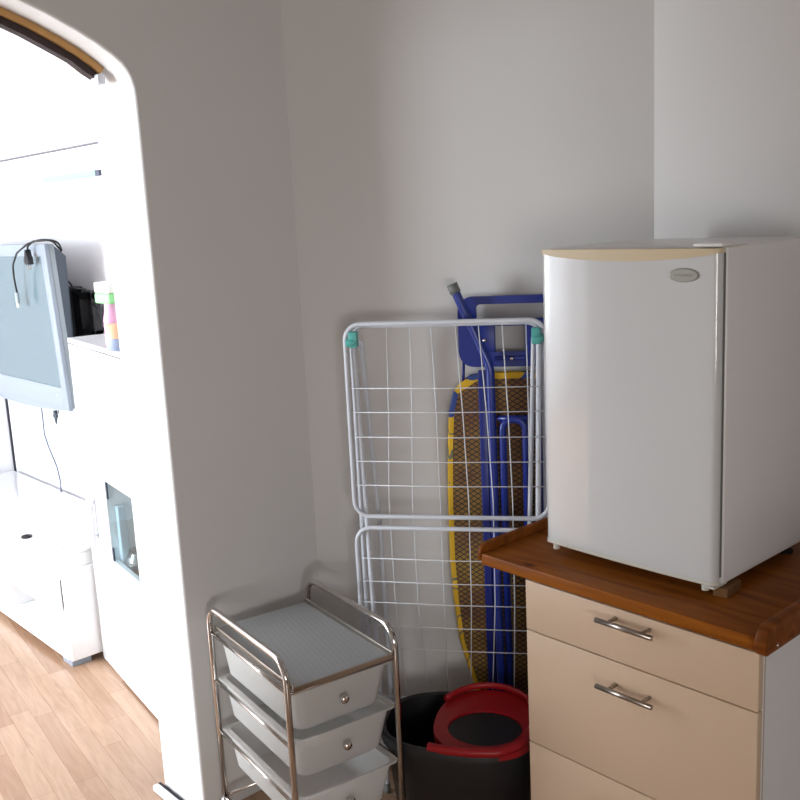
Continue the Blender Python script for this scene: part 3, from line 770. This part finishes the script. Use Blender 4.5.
# cord draped over the TV top, Euro plug and small connector
cd = thing('power_cord', 'black cord with a two-pin plug draped over the top of the television', 'cord', (-4.1, 1.66, 1.655))
def LC(pts): return [Vector(p)-Vector((-4.1, 1.66, 1.655)) for p in pts]
b = new()
pth = [(-4.03, 1.73, 1.62), (-3.985, 1.70, 1.661), (-4.04, 1.648, 1.668), (-4.115, 1.622, 1.652), (-4.215, 1.612, 1.616), (-4.295, 1.618, 1.562), (-4.325, 1.628, 1.50), (-4.325, 1.634, 1.44)]
tube(b, fillet(LC(pth), .08, seg=5), .0042, n=8)
tube(b, fillet(LC([(-4.03, 1.73, 1.615), (-4.02, 1.69, 1.664), (-4.09, 1.636, 1.662), (-4.135, 1.628, 1.64), (-4.143, 1.632, 1.62)]), .03, seg=5), .0042, n=8)
each('cable', b, 'black', cd)
b = new(); q = LC([(-4.148, 1.632, 1.60)])[0]
loft(b, [[(q.x+sx*w, q.y+sy*.011, q.z+z) for sx, sy in ((-1, -1), (1, -1), (1, 1), (-1, 1))] for w, z in ((.006, .028), (.010, .012), (.016, -.002), (.023, -.018), (.023, -.034))], smooth=False)
pg = obj('plug', b, 'black', cd)
b = new()
for s in (-.013, .013): tube(b, [(q.x+s, q.y, q.z-.034), (q.x+s, q.y, q.z-.055)], .0024, n=8)
each('pin', b, 'steel', pg)
b = new(); q = LC([(-4.330, 1.634, 1.415)])[0]; box(b, q.x-.013, q.x+.013, q.y-.006, q.y+.006, q.z-.022, q.z+.026, .003)
cn = obj('connector', b, 'silver_dk', cd, 'grey connector body'); b = new(); box(b, q.x-.009, q.x+.009, q.y-.0035, q.y+.0035, q.z-.040, q.z-.022, .001); obj('connector_tip', b, 'white_card', cn)

# cable from the television down to the lowboard
b = new(); P0 = Vector((-4.5, 1.78, .41))
pp = [(-4.47, 1.735, .935), (-4.48, 1.74, .85), (-4.56, 1.77, .74), (-4.60, 1.80, .66), (-4.63, 1.84, .55), (-4.69, 1.872, .46), (-4.70, 1.874, .402)]
tube(b, fillet([Vector(p)-P0 for p in pp], .08, seg=5), .0038, n=8); o = tag(obj('television_cable', b, 'cord'), 'thin grey cable running from the television down behind the lowboard', 'cable'); o.location = P0
b = new(); P0 = Vector((-4.605, 1.69, .92))
tube(b, [Vector(p)-P0 for p in ((-4.24, 1.73, .935), (-4.235, 1.725, .90), (-4.25, 1.722, .888))], .003, n=8)
tube(b, [Vector(p)-P0 for p in ((-4.262, 1.72, .905), (-4.262, 1.72, .880), (-4.266, 1.72, .842))], [.010, .009, .003], n=10)
box(b, -4.284+4.605, -4.244+4.605, .024, .036, -.046, -.034, .002)
obj('antenna_plug', b, 'tvback', tv, 'small dark plug hanging below the screen')

# wall bracket with black frame beside the television
wb_ = thing('wall_bracket', 'black metal bracket frame with cables on the wall behind the television', 'bracket', (-4.16, 1.90, 1.34))
IW = Matrix.Translation((4.16, -1.90, -1.34))
b = new()
for x0, x1, z0, z1 in ((-4.35, -4.205, 1.20, 1.45), (-4.215, -4.045, 1.395, 1.435), (-4.215, -4.045, 1.225, 1.265), (-4.088, -4.045, 1.235, 1.43), (-4.212, -4.165, 1.235, 1.42)):
    box(b, x0, x1, 1.845, 1.885, z0, z1, .004, mtx=IW)
box(b, -4.24, -4.12, 1.84, 1.86, 1.425, 1.445, .004, mtx=IW)
for x in (-4.33, -4.26): box(b, x, x+.02, 1.836, 1.846, 1.21, 1.44, .002, mtx=IW)
box(b, -4.19, -4.07, 1.885, 1.9, 1.25, 1.27, mtx=IW); box(b, -4.34, -4.22, 1.885, 1.9, 1.25, 1.42, mtx=IW)
obj('bracket_frame', b, 'black', wb_, smooth=35)
b = new()
for pts in ([(-4.36, 1.80, 1.55), (-4.30, 1.84, 1.50), (-4.25, 1.85, 1.46), (-4.22, 1.85, 1.437)], [(-4.36, 1.80, 1.55), (-4.315, 1.83, 1.50), (-4.30, 1.84, 1.445)], [(-4.06, 1.85, 1.385), (-4.0, 1.85, 1.36), (-3.96, 1.85, 1.31), (-3.965, 1.86, 1.22), (-3.97, 1.87, 1.0)]):
    tube(b, fillet([Vector(p)-Vector((-4.16, 1.90, 1.34)) for p in pts], .05, seg=5), .0045, n=8)
each('cable', b, 'black', wb_)

# wall shelf with box
ws = thing('wall_shelf', 'thick white wall shelf with back panel above the television', 'shelf', (-4.42, 1.78, 1.82))
IS = Matrix.Translation((4.42, -1.78, -1.82))
obj('shelf_board', box(new(), -5.38, -3.42, 1.65, 1.918, 1.815, 1.892, .003, mtx=IS), 'gloss_white', ws, smooth=30)
obj('back_panel', box(new(), -5.0, -3.42, 1.90, 1.918, 1.8925, 2.050, .002, mtx=IS), 'gloss_white', ws)
dx = thing('media_player', 'flat pale teal box lying on the wall shelf', 'media player', (-3.75, 1.74, 1.8925), 0)
obj('case', box(new(), -.25, .235, -.07, .09, .0, .026, .004), 'aqua', dx, smooth=35)
obj('front_end', box(new(), .236, .262, -.068, .088, .001, .024, .003), 'hinge', dx, 'dark end piece', smooth=35)

# small things on the lowboard
b = new(); lathe(b, [(0, 0), (.030, 0), (.033, .006), (.030, .012), (.016, .013), (.014, .009), (0, .009)], 26, Matrix.Scale(.7, 4))
o = tag(obj('cable_puck', b, 'rubber', smooth=40), 'small round black disc lying on the white lowboard', 'disc'); o.location = (-4.115, 1.466, .4005)
bo = thing('white_box', 'small white lidded box at the right end of the lowboard', 'box', (-3.62, 1.50, .4005), R(2))
obj('box_base', box(new(), -.045, .045, -.05, .05, 0, .055, .003), 'white', bo, smooth=35)
obj('box_lid', box(new(), -.05, .048, -.054, .054, .056, .068, .003), 'white', bo, smooth=35)
obj('tag', box(new(), -.046, -.038, -.056, -.0545, .059, .066), 'tvback', bo, 'tiny dark tag')

# low cupboard against the wall on the near side of the archway (out of the frame, added to block daylight on trolley and lower wall)
sbd = thing('added_shade_cupboard', 'added light-blocking low white cupboard beside the near side of the archway', 'cupboard', (-2.15, .08, 0))
b = new(); box(b, -.15, .15, -.42, .40, .93, .95, .003); box(b, -.14, .13, -.41, -.39, 0, .93); box(b, -.14, .13, .37, .39, 0, .93); box(b, -.14, .13, -.39, .37, .04, .06); box(b, -.15, -.14, -.39, .37, .06, .93)
obj('body', b, 'gloss_white', sbd)
for y0 in (-.408, -.008):
    d = obj('door', box(new(), .131, .149, y0, y0+.396, .05, .925, .002), 'gloss_white', sbd)
    obj('handle', box(new(), .149, .162, (-.042 if y0 < -.1 else .02), (-.03 if y0 < -.1 else .032), .45, .6), 'lr_handle', d)

# ------------------------------------------------------------------ light
def area(name, loc, size, energy, col, rot, spread=180):
    l = bpy.data.lights.new(name, 'AREA'); l.shape = 'RECTANGLE'; l.size, l.size_y = size; l.energy = energy; l.color = col; l.spread = R(spread)
    o = bpy.data.objects.new(name, l); o.location = loc; o.rotation_euler = rot; C.objects.link(o); return o
area('daylight_living_window', ((LWX0+LWX1)/2, -2.80, 1.35), (LWX1-LWX0-.1, 1.9), 262, (.85, .93, 1.0), (R(90), 0, 0))
area('daylight_kitchen_window', (1.585, (KY0+KY1)/2, (KZ0+KZ1)/2), (KY1-KY0-.1, KZ1-KZ0-.1), 35, (1.0, .96, .935), (R(90), 0, R(90)), 150)
area('daylight_living_side_window', (-5.40, -1.6, 1.45), (1.3, 1.3), 45, (.86, .94, 1.0), (R(90), 0, R(-90)))
w = bpy.data.worlds.new('sky'); sc.world = w; w.use_nodes = True
bg = w.node_tree.nodes['Background']; bg.inputs[0].default_value = (.85, .92, 1, 1); bg.inputs[1].default_value = 2.0

# ------------------------------------------------------------------ camera
f, pit, roll, yaw = 971.5935, .1913915, -.0492815, .841509
fwd = Vector((-math.sin(yaw)*math.cos(pit), math.cos(yaw)*math.cos(pit), -math.sin(pit)))
right = Vector((math.cos(yaw), math.sin(yaw), 0)); up = right.cross(fwd)
r2 = math.cos(roll)*right+math.sin(roll)*up; u2 = -math.sin(roll)*right+math.cos(roll)*up
cam = bpy.data.cameras.new('camera'); cam.sensor_width = 36; cam.lens = f/800*36; cam.clip_start = .05
co = bpy.data.objects.new('camera', cam); C.objects.link(co)
m = Matrix((r2, u2, -fwd)).transposed().to_4x4(); m.translation = Vector((0, 0, 1.71)); co.matrix_world = m
sc.camera = co
vs = sc.view_settings; vs.view_transform = 'Standard'; vs.look = 'None'; vs.gamma = 1; vs.use_curve_mapping = False; vs.exposure = .06
